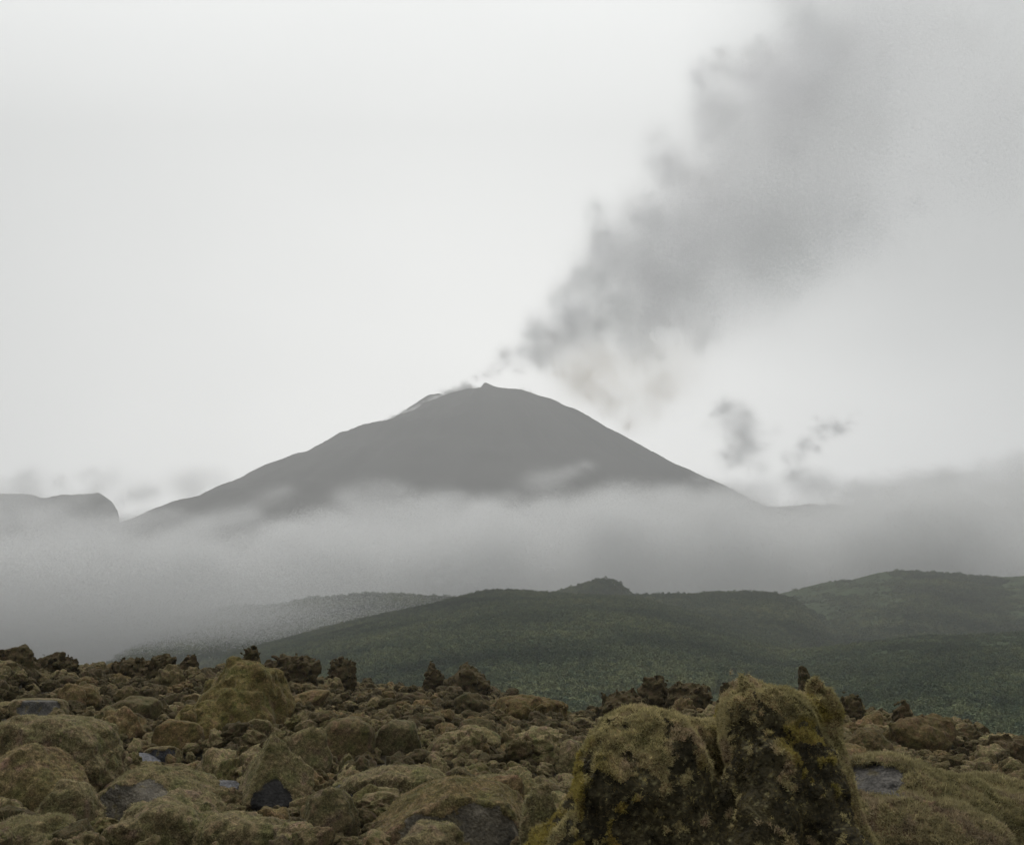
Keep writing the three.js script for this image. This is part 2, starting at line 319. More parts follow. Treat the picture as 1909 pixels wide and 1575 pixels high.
const mossColour = (seed, tint = [1, 1, 1]) => (x, y, z) => {
  const a = fbm(x * 1.3 + seed, y * 1.3, z * 1.3, 3), b = fbm(x * 7 + seed * 2, y * 7, z * 7, 3), c = fbm(x * 24, y * 24 + seed, z * 24, 2);
  const w = clamp(0.55 + 1.2 * a + 0.7 * b), r = smooth(0.12, 0.3, b + 0.4 * a), k = 0.92 + 0.5 * b + 0.7 * c;
  return [lerp(lerp(0.17, 0.25, w), 0.18, r) * k * tint[0], lerp(lerp(0.156, 0.222, w), 0.147, r) * k * tint[1], lerp(lerp(0.075, 0.124, w), 0.096, r) * k * tint[2]];
};
const rockColour = (seed, base = [0.1, 0.1, 0.108]) => (x, y, z) => { const k = 0.9 + 0.8 * fbm(x * 5 + seed, y * 9, z * 5, 4) + 0.5 * fbm(x * 40, y * 40, z * 40 + seed, 2), o = smooth(0.2, 0.32, fbm(x * 9, y * 9 + seed, z * 9, 3)); return [lerp(base[0], 0.14, o) * k, lerp(base[1], 0.115, o) * k, lerp(base[2], 0.06, o) * k]; };

// moss hairs: small sprays of blades standing on the moss
let tuftTotal = 0;
function hairs(parent, g, density, size, seed, tint = [1, 1, 1], keep = () => true) {
  const r = rng(seed), P = g.attributes.position.array, I = g.index.array, NN = g.attributes.normal.array, C = g.attributes.color.array, spots = [];
  for (let t = 0; t < I.length; t += 3) {
    const a = I[t] * 3, b = I[t + 1] * 3, c = I[t + 2] * 3;
    const ux = P[b] - P[a], uy = P[b + 1] - P[a + 1], uz = P[b + 2] - P[a + 2], vx = P[c] - P[a], vy = P[c + 1] - P[a + 1], vz = P[c + 2] - P[a + 2];
    const area = 0.5 * Math.hypot(uy * vz - uz * vy, uz * vx - ux * vz, ux * vy - uy * vx), want = area * density;
    const n = Math.floor(want) + (r() < want % 1 ? 1 : 0);
    for (let k = 0; k < n; k++) {
      let s = r(), q = r(); if (s + q > 1) { s = 1 - s; q = 1 - q; }
      const x = P[a] + ux * s + vx * q, y = P[a + 1] + uy * s + vy * q, z = P[a + 2] + uz * s + vz * q;
      if (keep(x, y, z)) spots.push([x, y, z, NN[a], NN[a + 1], NN[a + 2], C[a], C[a + 1], C[a + 2]]);
    }
  }
  const up = new THREE.Vector3(0, 1, 0), nrm = new THREE.Vector3(), q = new THREE.Quaternion(), w3 = new THREE.Vector3(), B = 6, pos = new Float32Array(spots.length * B * 9), col = new Float32Array(spots.length * B * 9), idx = new Uint32Array(spots.length * B * 3);
  let o = 0;
  for (const [x, y, z, nx, ny, nz, cr, cg, cb] of spots) {
    nrm.set(nx + gauss(r) * 0.25, ny + 0.25 + gauss(r) * 0.25, nz + gauss(r) * 0.25).normalize();
    q.setFromUnitVectors(up, nrm);
    const s = size * (0.5 + 0.8 * r()), k = (0.75 + 0.6 * r()) * 1.25;
    for (let i = 0; i < B; i++) {
      const a = r() * 6.283, lean = 0.15 + 0.8 * r(), h = 0.5 + 0.6 * r(), bx = gauss(r) * 0.35, bz = gauss(r) * 0.35, w = 0.09 + 0.06 * r(), sa = Math.sin(a), ca = Math.cos(a);
      for (const [X, Y, Z] of [[bx - sa * w, -0.1, bz + ca * w], [bx + sa * w, -0.1, bz - ca * w], [bx + ca * lean * h, h, bz + sa * lean * h]]) {
        w3.set(X * s, Y * s, Z * s).applyQuaternion(q);
        pos[o] = x + w3.x; pos[o + 1] = y + w3.y; pos[o + 2] = z + w3.z; col[o] = cr * k * tint[0]; col[o + 1] = cg * k * tint[1]; col[o + 2] = cb * k * tint[2]; idx[o / 3] = o / 3; o += 3;
      }
    }
  }
  if (!spots.length) return;
  const hg = geo(pos, idx, col), im = new THREE.Mesh(hg, M.tuft); im.name = 'moss_hair'; im.userData.kind = 'stuff';
  tuftTotal += spots.length; parent.add(im);
}
const smin = (a, b, k) => { const h = clamp(0.5 + 0.5 * (b - a) / k); return lerp(b, a, h) - k * h * (1 - h); };
const smax = (a, b, k) => -smin(-a, -b, k);

// ---------------------------------------------------------------- single rocks
let rockSeed = 10;
const rockSpots = [];                            // [x, z, radius] kept free of rubble
function rockThing(name, label, category, o) {
  const seed = (rockSeed += 7.31), r = rng(Math.floor(seed * 100)), [x0, x1, yt, yb] = o.box, cx = (x0 + x1) / 2;
  const d = o.d ?? groundDepth(cx, yb), a = at(x0, yb, d), b = at(x1, yb, d), pt = at(cx, yt, d), W = (b.x - a.x) / 2, Dp = W * (o.deep ?? 0.8);
  const cxw = (a.x + b.x) / 2, zc = -d - Dp * 0.45, gy = groundH(cxw, zc), y0 = Math.min(gy, at(cx, yb, d).y) - 0.08, topY = EYE + (pt.y - EYE) * (-zc / d), Hh = (topY - y0) / 2, yc = (topY + y0) / 2;
  const m = (W + Hh + Dp) / 3, cell = o.cell ?? clamp(m / 26, 0.011, 0.05), cush = o.cush ?? 0.05, cs = o.cushScale ?? 5, craggy = o.crag ?? 0, round = o.round ?? 0.35, rough = o.rough ?? (round <= 0.1 && !craggy ? 0.07 : 0.17);
  let planes = o.planes;
  if (!planes) { planes = []; for (let i = 0; i < (o.faces ?? 9); i++) { const v = new THREE.Vector3(gauss(r), gauss(r) * 0.8 + 0.25, gauss(r)).normalize(); planes.push([v.x, v.y, v.z, 0.72 + 0.25 * r()]); } }
  const bares = o.bare ?? [], bareMask = (x, y, z) => { let v = 0; for (const [bx, by, bz, br] of bares) { const q = Math.hypot((x / W - bx), (y / Hh - by), (z / Dp - bz)) + 0.9 * fbm(x * 3.3 + seed, y * 3.3, z * 3.3, 3) * br; v = Math.max(v, smooth(br, br * 0.86, q)); } return v; };
  const stretch = o.drape ? 0.5 : 1, lumps = o.lumps ?? [];
  const f = (x, y, z) => {
    const X = x / W, Y = y / Hh, Z = z / Dp;
    let g = Math.pow(Math.pow(Math.abs(X), 2.6) + Math.pow(Math.abs(Y), 2.6) + Math.pow(Math.abs(Z), 2.6), 1 / 2.6) - 1;
    for (const [nx, ny, nz, h] of planes) g = smax(g, nx * X + ny * Y + nz * Z - h, round * 0.3);
    for (const [lx, ly, lz, lr] of lumps) g = smin(g, Math.hypot((X - lx), (Y - ly), (Z - lz)) - lr, 0.16);
    g *= Math.min(m, Math.min(W, Hh, Dp) * 1.3);
    if (g > 0.35 || g < -0.45) return g;
    const bare = bares.length ? bareMask(x, y, z) : 0, xs = x + cxw, zs = z + zc;
    g -= (1 - bare) * (cush * 1.7 * (billow(xs * cs * 0.5 + seed, y * cs * 0.5 * stretch, zs * cs * 0.5, 3) - 0.14) + 0.02 + 0.012 * N3(xs * 28, y * 28, zs * 28));
    g -= rough * m * fbm(xs * 1.4 / m, y * 1.4 / m * stretch, zs * 1.4 / m + seed, 4);
    if (craggy) g += craggy * m * (fbm(xs * 2.4 / m + seed, y * 2.4 / m, zs * 2.4 / m, 4) * 2.2);
    if (bare) g -= 0.012 * fbm(xs * 9 + seed, y * 9, zs * 9, 3);
    return g;
  };
  const pad = 1.22, mesh = solid(f, new THREE.Vector3(-W * pad, -Hh * 1.05, -Dp * pad), new THREE.Vector3(W * pad, Hh * pad, Dp * pad), cell);
  const t = new THREE.Group(); t.position.set(cxw, yc, zc); top(t, name); tag(t, label, category, o.group);
  const parts = parted(mesh, (x, y, z) => (bares.length && bareMask(x, y, z) > 0.5 ? 1 : 0), [mossColour(seed, o.tint), rockColour(seed, o.stone)], 0.7);
  const names = bares.length ? ['moss_cover', 'bare_rock_face'] : ['rock'];
  parts.forEach((g, k) => {
    if (!g) return;
    const me = new THREE.Mesh(g, k ? M.rock : M.moss); me.name = names[k] ?? 'rock'; t.add(me);
    if (k) tag(me, 'bare grey wet stone without moss');
    if (!k && o.hair) hairs(t, g, o.hair, o.hairSize ?? 0.03, Math.floor(seed), o.tint);
  });
  rockSpots.push([cxw, zc, Math.max(W, Dp) * 0.8, o.short]);
  return t;
}
// the tall two-lobed boulder close to the camera, right of centre
{
  const D0 = 4.3, k = D0 / FPX * 1.03, o = at(1300, 1575, D0), base = new THREE.Vector3(o.x, groundH(o.x, o.z), o.z);
  const P = (px, py, dd) => at(px, py + 27, D0 + dd).sub(base);
  const ell = (px, py, dd, rx, ry, rz) => { const c = P(px, py, dd); rx *= k; ry *= k; rz *= k; return (x, y, z) => { const X = (x - c.x) / rx, Y = (y - c.y) / ry, Z = (z - c.z) / rz; return (Math.pow(Math.abs(X) ** 2.8 + Math.abs(Y) ** 2.8 + Math.abs(Z) ** 2.8, 1 / 2.8) - 1) * Math.min(rx, ry, rz); }; };
  const cap = (a, b, ra, rb) => { const A = P(...a), B = P(...b), d = B.clone().sub(A), l2 = d.lengthSq(); return (x, y, z) => { const t = clamp(((x - A.x) * d.x + (y - A.y) * d.y + (z - A.z) * d.z) / l2); return Math.hypot(x - A.x - d.x * t, y - A.y - d.y * t, z - A.z - d.z * t) - lerp(ra, rb, t) * k; }; };
  const blobs = [
    [ell(1200, 1530, 0.12, 116, 185, 130), 0.03], [ell(1212, 1400, 0.12, 78, 82, 90), 0.05], [ell(1172, 1410, 0.2, 40, 72, 70), 0.04], [ell(1140, 1505, 0.06, 52, 110, 90), 0.04], [ell(1180, 1440, -0.02, 76, 52, 70), 0.03],
    [cap([1268, 1362, 0.12], [1304, 1470, 0.08], 24, 28), 0.02], [ell(1290, 1370, 0.62, 66, 52, 60), 0.03], [ell(1345, 1372, 0.72, 46, 58, 60), 0.03],
    [ell(1470, 1530, 0.16, 96, 190, 120), 0.03], [ell(1424, 1335, 0.22, 62, 70, 76), 0.035], [ell(1400, 1420, 0.2, 32, 120, 66), 0.02], [ell(1470, 1345, 0.22, 46, 60, 70), 0.03], [ell(1523, 1372, 0.34, 33, 82, 60), 0.02],
    [cap([1440, 1400, -0.02], [1430, 1620, -0.14], 40, 66), 0.04], [cap([1402, 1385, 0.06], [1362, 1470, 0.05], 18, 24), 0.03], [cap([1520, 1490, -0.04], [1640, 1640, -0.3], 26, 44), 0.03], [cap([1535, 1420, 0.25], [1600, 1640, 0.25], 26, 60), 0.03],
    [cap([1085, 1470, 0.1], [1022, 1600, 0.02], 22, 34), 0.03], [cap([1075, 1520, -0.02], [1060, 1640, -0.06], 26, 46), 0.03],
    [ell(1300, 1660, 0.15, 300, 150, 150), 0.06], [ell(1310, 1900, 0.2, 360, 300, 180), 0.08],
  ];
  const front = base.z;
  const darkFront = (x, y, z) => {                    // dark lichen-specked tone on the viewer-facing side below a ragged height line; moss elsewhere
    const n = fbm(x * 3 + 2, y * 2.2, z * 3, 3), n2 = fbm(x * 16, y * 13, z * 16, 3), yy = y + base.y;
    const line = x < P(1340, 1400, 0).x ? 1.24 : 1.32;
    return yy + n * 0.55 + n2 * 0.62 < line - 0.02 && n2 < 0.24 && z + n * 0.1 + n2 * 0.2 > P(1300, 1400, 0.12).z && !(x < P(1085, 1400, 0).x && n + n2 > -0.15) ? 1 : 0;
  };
  const f = (x, y, z) => {
    let g = 9; for (const [e, s] of blobs) g = smin(g, e(x, y, z), s);
    if (g > 0.09 || g < -0.14) return g;
    const wx = x + 0.03 * N3(x * 5, y * 3, z * 5), w = darkFront(x, y, z);
    g -= 0.045 * (billow(wx * 4.2, y * 2.2, z * 4.2, 3) - 0.16) + 0.05 * fbm(x * 3, y * 1.8, z * 3 + 4, 3);
    g -= 0.055 * (billow(x * 9, y * 7, z * 9, 3) - 0.14) + 0.022 * (billow(x * 24, y * 20, z * 24, 2) - 0.12) + (w ? 0 : 0.008) + 0.012 * N3(x * 52, y * 52, z * 52);
    return g;
  };
  const mesh = solid(f, new THREE.Vector3(-0.85, -0.1, -0.75), new THREE.Vector3(0.92, 1.65, 0.75), 0.0108);
  const t = new THREE.Group(); t.position.copy(base); top(t, 'boulder');
  tag(t, 'tall two-lobed mossy boulder standing nearest to the viewer, right of centre', 'boulder');
  const yellow = (x, y, z) => smooth(0.1, 0.28, fbm(x * 3.4 + 9, y * 3.4, z * 3.4, 3) + (x < P(1085, 1500, 0).x ? 0.3 : 0) + 0.35 * smooth(0.16, 0.05, Math.hypot(x - P(1500, 1370, 0).x, (y - P(1500, 1370, 0).y) * 0.8)));
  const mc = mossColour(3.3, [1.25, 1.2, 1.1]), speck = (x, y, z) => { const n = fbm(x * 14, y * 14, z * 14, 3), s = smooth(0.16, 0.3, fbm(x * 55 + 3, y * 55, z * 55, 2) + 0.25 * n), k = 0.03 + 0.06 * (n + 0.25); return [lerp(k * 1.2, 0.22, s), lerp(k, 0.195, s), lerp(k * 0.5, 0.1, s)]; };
  const [moss, stone] = parted(mesh, darkFront, [(x, y, z) => { const c = mc(x, y, z), w = yellow(x, y, z) * 0.75; return [lerp(c[0], 0.17, w), lerp(c[1], 0.135, w), lerp(c[2], 0.018, w)]; }, speck], 1.1);
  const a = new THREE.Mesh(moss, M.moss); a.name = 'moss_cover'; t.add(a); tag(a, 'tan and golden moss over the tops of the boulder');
  const b = new THREE.Mesh(stone, M.darkFront); b.name = 'lichen_specked_front'; t.add(b); tag(b, 'dark lichen-speckled front of the boulder');
  hairs(t, moss, 13000, 0.0125, 71);
  hairs(t, stone, 3500, 0.010, 72, [1.5, 1.4, 1.1]);
  rockSpots.push([base.x, base.z, 0.9, 'tall two-lobed boulder']);
}
// mossy mound at the lower right
{
  const D0 = 6.2, k = D0 / FPX * 1.03, o = at(1760, 1575, D0), base = new THREE.Vector3(o.x, groundH(o.x, o.z), o.z), P = (px, py, dd) => at(px, py + 12, D0 + dd).sub(base);
  const ell = (px, py, dd, rx, ry, rz) => { const c = P(px, py, dd); rx *= k; ry *= k; rz *= k; return (x, y, z) => (Math.hypot((x - c.x) / rx, (y - c.y) / ry, (z - c.z) / rz) - 1) * Math.min(rx, ry, rz); };
  const blobs = [ell(1655, 1490, 0.35, 105, 82, 110), ell(1600, 1560, 0.2, 90, 100, 110), ell(1760, 1530, 0.3, 110, 85, 120), ell(1845, 1500, 0.6, 75, 60, 100), ell(1880, 1570, 0.25, 90, 78, 100), ell(1690, 1600, -0.05, 110, 105, 100), ell(1790, 1620, -0.15, 90, 100, 100), ell(1600, 1640, -0.1, 120, 90, 100), ell(1950, 1560, 0.3, 110, 90, 130), ell(1780, 1750, 0, 330, 160, 200)];
  const bare = (x, y, z) => { const c = P(1648, 1440, 0.02), n = fbm(x * 5, y * 5, z * 5, 3); return Math.hypot((x - c.x) / 1.35, (y - c.y) * 1.25, (z - c.z) * 0.35) + n * 0.11 < 0.115 ? 1 : 0; };
  const f = (x, y, z) => { let g = 9; for (const e of blobs) g = smin(g, e(x, y, z), 0.06); if (g > 0.12 || g < -0.14) return g; const w = bare(x, y, z); return g - (1 - w) * (0.09 * (billow(x * 3.6 + 3, y * 3.6, z * 3.6, 3) - 0.15) + 0.02 + 0.016 * N3(x * 26, y * 26, z * 26)) - 0.008 * fbm(x * 12, y * 12, z * 12, 2); };
  const mesh = solid(f, new THREE.Vector3(-1.05, -0.25, -1.1), new THREE.Vector3(1.15, 1.2, 0.75), 0.0155);
  const t = new THREE.Group(); t.position.copy(base); top(t, 'moss_mound');
  tag(t, 'broad shaggy moss mound with a grey stone patch at the lower right', 'boulder');
  const [moss, stone] = parted(mesh, bare, [mossColour(8.8, [0.98, 0.95, 0.9]), rockColour(2, [0.1, 0.092, 0.082])], 0.9);
  const a = new THREE.Mesh(moss, M.moss); a.name = 'moss_cover'; t.add(a);
  const b = new THREE.Mesh(stone, M.rock); b.name = 'bare_rock_face'; t.add(b); tag(b, 'smooth grey bare stone patch');
  hairs(t, moss, 5500, 0.022, 73);
  rockSpots.push([base.x, base.z, 1.2, 'shaggy moss mound']);
}
const NEAR = { hair: 1100, hairSize: 0.015, cell: 0.0165 };
const B = 'boulder';
rockThing(B, 'long flat-topped lumpy moss boulder at the left edge', B, { short: 'flat-topped left boulder', box: [-40, 192, 1338, 1480], deep: 1.0, round: 0.2, cush: 0.17, cushScale: 3.4, planes: [[0, 1, 0, 0.9], [0.98, 0.1, 0.1, 0.95], [0.3, 0.1, 0.9, 0.95], [-0.4, 0.2, 0.85, 0.9]], ...NEAR });
rockThing(B, 'peaked brownish moss boulder below the flat-topped boulder at the left edge', B, { short: 'peaked brownish boulder', box: [-60, 125, 1392, 1530], deep: 0.8, cush: 0.1, cushScale: 4, planes: [[0.72, 0.62, 0.2, 0.7], [-0.5, 0.8, 0.1, 0.8], [0.1, 0.5, 0.85, 0.8]], tint: [1, 0.95, 0.9], ...NEAR });
rockThing(B, 'rounded pale moss boulder in the bottom left corner beside a dark gap', B, { short: 'pale corner boulder', box: [25, 172, 1468, 1640], d: 9.4, deep: 0.8, cush: 0.11, cushScale: 4, planes: [[-0.75, 0.65, 0.2, 0.75], [0.95, 0.25, 0.15, 0.85]], ...NEAR });
rockThing(B, 'fuzzy moss dome cut by the bottom left corner of the frame', B, { short: 'fuzzy corner dome', box: [-60, 118, 1524, 1680], d: 8.4, deep: 0.9, cush: 0.1, cushScale: 6, ...NEAR, hair: 2200, hairSize: 0.02 });
rockThing(B, 'rounded boulder with a large bare grey face, lower left', B, { short: 'grey-faced boulder', box: [152, 392, 1432, 1545], deep: 0.75, cush: 0.035, planes: [[0.3, 0.75, 0.6, 0.72], [-0.75, 0.6, 0.1, 0.75], [0.8, 0.55, 0.1, 0.8], [-0.35, 0.25, 0.88, 0.78]], bare: [[0.05, 0.25, 0.85, 0.62], [-0.35, 0.0, 0.85, 0.5]], stone: [0.125, 0.108, 0.08], ...NEAR });
rockThing(B, 'low peaked moss boulder in cushions, in front of the grey-faced boulder', B, { short: 'cushioned peaked boulder', box: [195, 412, 1472, 1620], d: 9.2, deep: 0.8, cush: 0.14, cushScale: 5, planes: [[-0.6, 0.78, 0.15, 0.62], [0.55, 0.8, 0.15, 0.62]], ...NEAR });
rockThing(B, 'small angular grey block with a pale top beside the pyramid rock', B, { short: 'angular grey block', box: [384, 456, 1455, 1502], deep: 1, round: 0.08, cush: 0.015, faces: 7, bare: [[0.1, 0.5, 0.3, 1.3], [-0.5, -0.3, 0.9, 0.5]], stone: [0.11, 0.11, 0.118], ...NEAR });
rockThing(B, 'pointed pyramid rock with a dark bare triangular face', B, { short: 'pyramid rock', box: [425, 572, 1362, 1515], deep: 0.9, round: 0.03, cush: 0.012, planes: [[-0.8, 0.45, 0.35, 0.42], [0.72, 0.5, 0.45, 0.36], [0.1, 0.45, 0.88, 0.46], [0, 0.5, -0.85, 0.5]], bare: [[0.15, -0.55, 0.75, 0.5]], stone: [0.045, 0.042, 0.04], ...NEAR });
rockThing(B, 'low pale grey smooth stone lying in a hollow at left', B, { short: 'pale smooth stone', box: [205, 292, 1404, 1440], deep: 1, round: 0.1, cush: 0.01, bare: [[0, 0.5, 0.3, 1.6]], stone: [0.16, 0.162, 0.18], faces: 6, cell: 0.018 });
rockThing(B, 'dark wet angular stone right of the pale smooth stone', B, { short: 'dark wet stone', box: [262, 330, 1392, 1432], deep: 0.9, round: 0.08, cush: 0.015, bare: [[-0.1, 0.3, 0.5, 0.8]], stone: [0.07, 0.07, 0.076], faces: 7, cell: 0.018 });
rockThing(B, 'blue-grey wedge of bare wet lava at bottom centre left', B, { short: 'blue-grey wedge', box: [588, 722, 1444, 1525], deep: 0.9, round: 0.08, cush: 0.02, planes: [[-0.45, 0.85, 0.25, 0.5], [0.55, 0.6, 0.55, 0.62], [0.1, 0.45, 0.9, 0.75]], bare: [[-0.3, 0.3, 0.5, 0.95], [0.2, -0.2, 0.9, 0.5]], stone: [0.085, 0.087, 0.096], ...NEAR });
rockThing(B, 'dark knobbly upright rock at the bottom edge, left of the broad brown slab', B, { short: 'knobbly upright rock', box: [562, 655, 1478, 1640], d: 9.0, deep: 0.9, cush: 0.09, cushScale: 6, lumps: [[0.0, 0.75, 0.1, 0.4], [0.3, 0.3, 0.5, 0.45]], tint: [0.75, 0.75, 0.75], ...NEAR });
rockThing(B, 'row of low moss cushions along the bottom edge at left', B, { short: 'bottom row of cushions', box: [355, 520, 1522, 1640], d: 9.0, deep: 0.7, cush: 0.1, cushScale: 5, planes: [[0, 1, 0.1, 0.9]], ...NEAR });
rockThing(B, 'broad brown slab boulder with dark bare hollows at bottom centre', B, { short: 'broad brown slab', box: [690, 988, 1450, 1640], d: 8.8, deep: 0.7, round: 0.15, cush: 0.03, planes: [[-0.62, 0.75, 0.2, 0.66], [0.2, 0.9, 0.35, 0.82], [0.85, 0.45, 0.2, 0.86], [0, 0.3, 0.93, 0.72]], bare: [[0.3, 0.35, 0.85, 0.45], [0.6, 0.1, 0.8, 0.4], [-0.3, 0.1, 0.85, 0.4]], stone: [0.115, 0.098, 0.07], tint: [0.9, 0.85, 0.8], ...NEAR });
rockThing(B, 'small bright moss dome at the bottom edge in front of the slab', B, { short: 'bright moss dome', box: [742, 862, 1535, 1660], d: 8.2, deep: 0.9, cush: 0.05, cushScale: 7, ...NEAR, hair: 2200 });
rockThing(B, 'long rounded moss rock behind the blue-grey wedge', B, { short: 'long rounded moss rock', box: [640, 822, 1428, 1502], deep: 0.7, cush: 0.06, lumps: [[0.45, 0.3, 0.2, 0.6], [-0.5, 0.1, 0.2, 0.5]], ...NEAR });
rockThing(B, 'pale moss hump behind the broad brown slab', B, { short: 'pale moss hump', box: [866, 985, 1448, 1500], deep: 0.8, cush: 0.05, ...NEAR });
rockThing(B, 'dark round moss dome right of the long rounded rock', B, { short: 'dark round dome', box: [832, 888, 1432, 1478], deep: 0.9, cush: 0.02, tint: [0.7, 0.7, 0.7], ...NEAR });
rockThing(B, 'pale mossy rock against the left side of the tall boulder', B, { short: 'pale mossy rock', box: [975, 1050, 1478, 1640], d: 7.2, deep: 0.9, cush: 0.05, ...NEAR });
rockThing(B, 'upright narrow moss rock left of the tall boulder', B, { short: 'upright narrow rock', box: [1030, 1095, 1382, 1450], deep: 0.8, cush: 0.04, faces: 6, cell: 0.022, planes: [[-0.7, 0.6, 0.3, 0.6], [0.8, 0.4, 0.3, 0.8]] });
rockThing('rock_outcrop', 'high mossy outcrop with furrowed flank on the left skyline', 'outcrop', { short: 'high mossy outcrop', box: [318, 512, 1236, 1424], d: 17.5, deep: 1.3, round: 0.3, cush: 0.3, cushScale: 2.8, crag: 0.1, drape: true, planes: [[-0.72, 0.62, 0.3, 0.6], [0.93, 0.2, 0.25, 0.8], [0.15, 0.5, 0.85, 0.72], [0.1, 1, 0, 0.93]], tint: [0.86, 0.84, 0.62], cell: 0.03 });
rockThing(B, 'flat-topped grey block at upper left of the rubble', B, { short: 'flat-topped grey block', box: [8, 108, 1298, 1345], deep: 0.9, round: 0.08, cush: 0.03, planes: [[0.05, 1, 0.05, 0.72], [0.2, 0.2, 0.95, 0.75], [0.9, 0.2, 0.2, 0.85]], bare: [[0.2, 0.3, 0.7, 0.8]], stone: [0.11, 0.102, 0.09], cell: 0.025 });
rockThing(B, 'big dark rounded boulder in the middle of the rubble', B, { short: 'big dark boulder', box: [598, 692, 1338, 1425], deep: 0.9, cush: 0.06, faces: 6, tint: [0.72, 0.7, 0.62], cell: 0.028 });
rockThing(B, 'stack of moss lumps left of the big dark boulder', B, { short: 'stack of moss lumps', box: [540, 612, 1362, 1450], deep: 0.9, cush: 0.12, cushScale: 4, lumps: [[0.2, 0.6, 0.2, 0.5], [-0.4, 0.1, 0.3, 0.6]], cell: 0.025 });
rockThing(B, 'sharp grey-green peaked rock right of the big dark boulder', B, { short: 'grey-green peaked rock', box: [690, 785, 1345, 1412], deep: 0.8, round: 0.07, cush: 0.03, faces: 10, tint: [0.72, 0.74, 0.75], cell: 0.028 });
rockThing(B, 'dark angular rock with a ridge in mid rubble, right of centre', B, { short: 'dark angular rock', box: [845, 925, 1342, 1400], deep: 0.8, round: 0.06, cush: 0.025, faces: 9, tint: [0.6, 0.6, 0.58], cell: 0.028 });
rockThing(B, 'brown moss boulder in the dark hollow below the outcrop', B, { short: 'brown hollow boulder', box: [280, 368, 1345, 1408], deep: 0.8, cush: 0.05, tint: [0.85, 0.75, 0.65], cell: 0.025 });
rockThing(B, 'dark wide boulder at the foot of the outcrop', B, { short: 'dark wide boulder', box: [200, 290, 1300, 1345], deep: 0.8, cush: 0.05, faces: 6, tint: [0.65, 0.65, 0.6], cell: 0.03 });
rockThing(B, 'dark clump of lava at the right end of the centre skyline', B, { short: 'dark lava clump', box: [905, 1048, 1300, 1362], d: 30, deep: 0.8, cush: 0.12, cushScale: 3, tint: [0.75, 0.68, 0.55], crag: 0.12, cell: 0.035 });
rockThing(B, 'overhanging dark rock with grassy top right of the tall boulder', B, { short: 'overhanging dark rock', box: [1655, 1790, 1332, 1405], deep: 0.8, cush: 0.1, cushScale: 3, tint: [0.7, 0.64, 0.55], crag: 0.1, cell: 0.03 });
rockThing(B, 'dark rounded boulder behind the shaggy moss mound', B, { short: 'dark boulder behind mound', box: [1585, 1668, 1362, 1425], deep: 0.8, cush: 0.08, tint: [0.65, 0.6, 0.55], cell: 0.025 });
// crags on the skyline of the lava field
const crag = (label, box, d, extra = {}) => rockThing('lava_crag', label, 'crag', { box, d, deep: 0.9, round: 0.1, cush: 0.08, cushScale: 4, crag: 0.3, tint: [0.5, 0.47, 0.44], cell: 0.036, ...extra });
crag('mushroom-shaped dark crag alone on the skyline left of centre', [612, 658, 1232, 1284], 50, { lumps: [[0, 0.55, 0, 0.55], [0, -0.6, 0, 0.5]], planes: [[0, 1, 0, 0.95]], crag: 0.35, short: 'mushroom-shaped crag' });
crag('pointed cap-shaped crag on the skyline at centre', [832, 912, 1230, 1290], 50, { planes: [[-0.6, 0.75, 0.1, 0.55], [0.55, 0.78, 0.1, 0.5]], crag: 0.2, short: 'cap-shaped crag' });
crag('small square crag just left of the cap-shaped crag', [788, 826, 1240, 1280], 52, { short: 'small square crag' });
crag('spiky black crag behind the high outcrop on the left skyline', [440, 484, 1213, 1260], 34, { crag: 0.45, short: 'spiky black crag' });
crag('long low crag right of the outcrop on the skyline', [486, 588, 1228, 1275], 40, { crag: 0.35, short: 'long low crag' });
crag('humped brown crag at the left end of the skyline', [-10, 62, 1207, 1262], 34, { crag: 0.25, short: 'humped brown crag' });
crag('leaning dark crag second from the left end of the skyline', [58, 128, 1222, 1275], 36, { crag: 0.35, short: 'leaning dark crag' });
crag('wide dark crag on the skyline between left end and outcrop', [205, 270, 1228, 1278], 38, { crag: 0.35, short: 'wide dark crag' });
crag('twin-topped dark crag left of the outcrop', [268, 322, 1226, 1280], 36, { crag: 0.45, short: 'twin-topped crag' });
crag('narrow crag touching the outcrop on its left', [334, 364, 1226, 1275], 34, { crag: 0.35, short: 'narrow crag' });
crag('dark stacked crag on the skyline left of the tall boulder', [1195, 1250, 1268, 1330], 40, { crag: 0.4, lumps: [[0.3, 0.7, 0, 0.4]], short: 'stacked crag' });
crag('brown jumbled crag between the stacked crag and the tall boulder', [1245, 1330, 1278, 1325], 38, { crag: 0.3, short: 'brown jumbled crag' });
crag('low brown crag left of the stacked crag', [1120, 1200, 1292, 1335], 38, { crag: 0.3, short: 'low brown crag' });
crag('thin dark rock spire behind the top of the tall boulder', [1493, 1517, 1249, 1340], 30, { crag: 0.1, deep: 1.3, cush: 0.02, tint: [0.4, 0.38, 0.36], cell: 0.02, planes: [[-0.75, 0.45, 0, 0.72], [0.9, 0.12, 0, 0.85]], short: 'thin rock spire' });
crag('small stub crag touching the left of the tall boulder top', [1342, 1366, 1282, 1330], 36, { crag: 0.3, tint: [0.45, 0.42, 0.4], short: 'stub crag' });
crag('small dark crag on the right skyline beside the tall boulder', [1572, 1612, 1300, 1345], 34, { crag: 0.35, short: 'small right crag' });
crag('small arched dark crag on the right skyline', [1672, 1710, 1314, 1348], 34, { crag: 0.3, tint: [0.5, 0.46, 0.42], short: 'arched crag' });
crag('peaked crag low on the far right skyline', [1786, 1842, 1355, 1398], 28, { crag: 0.3, short: 'peaked right crag' });
crag('broad low crag at the right edge of the frame', [1840, 1960, 1378, 1425], 24, { crag: 0.25, short: 'broad edge crag' });

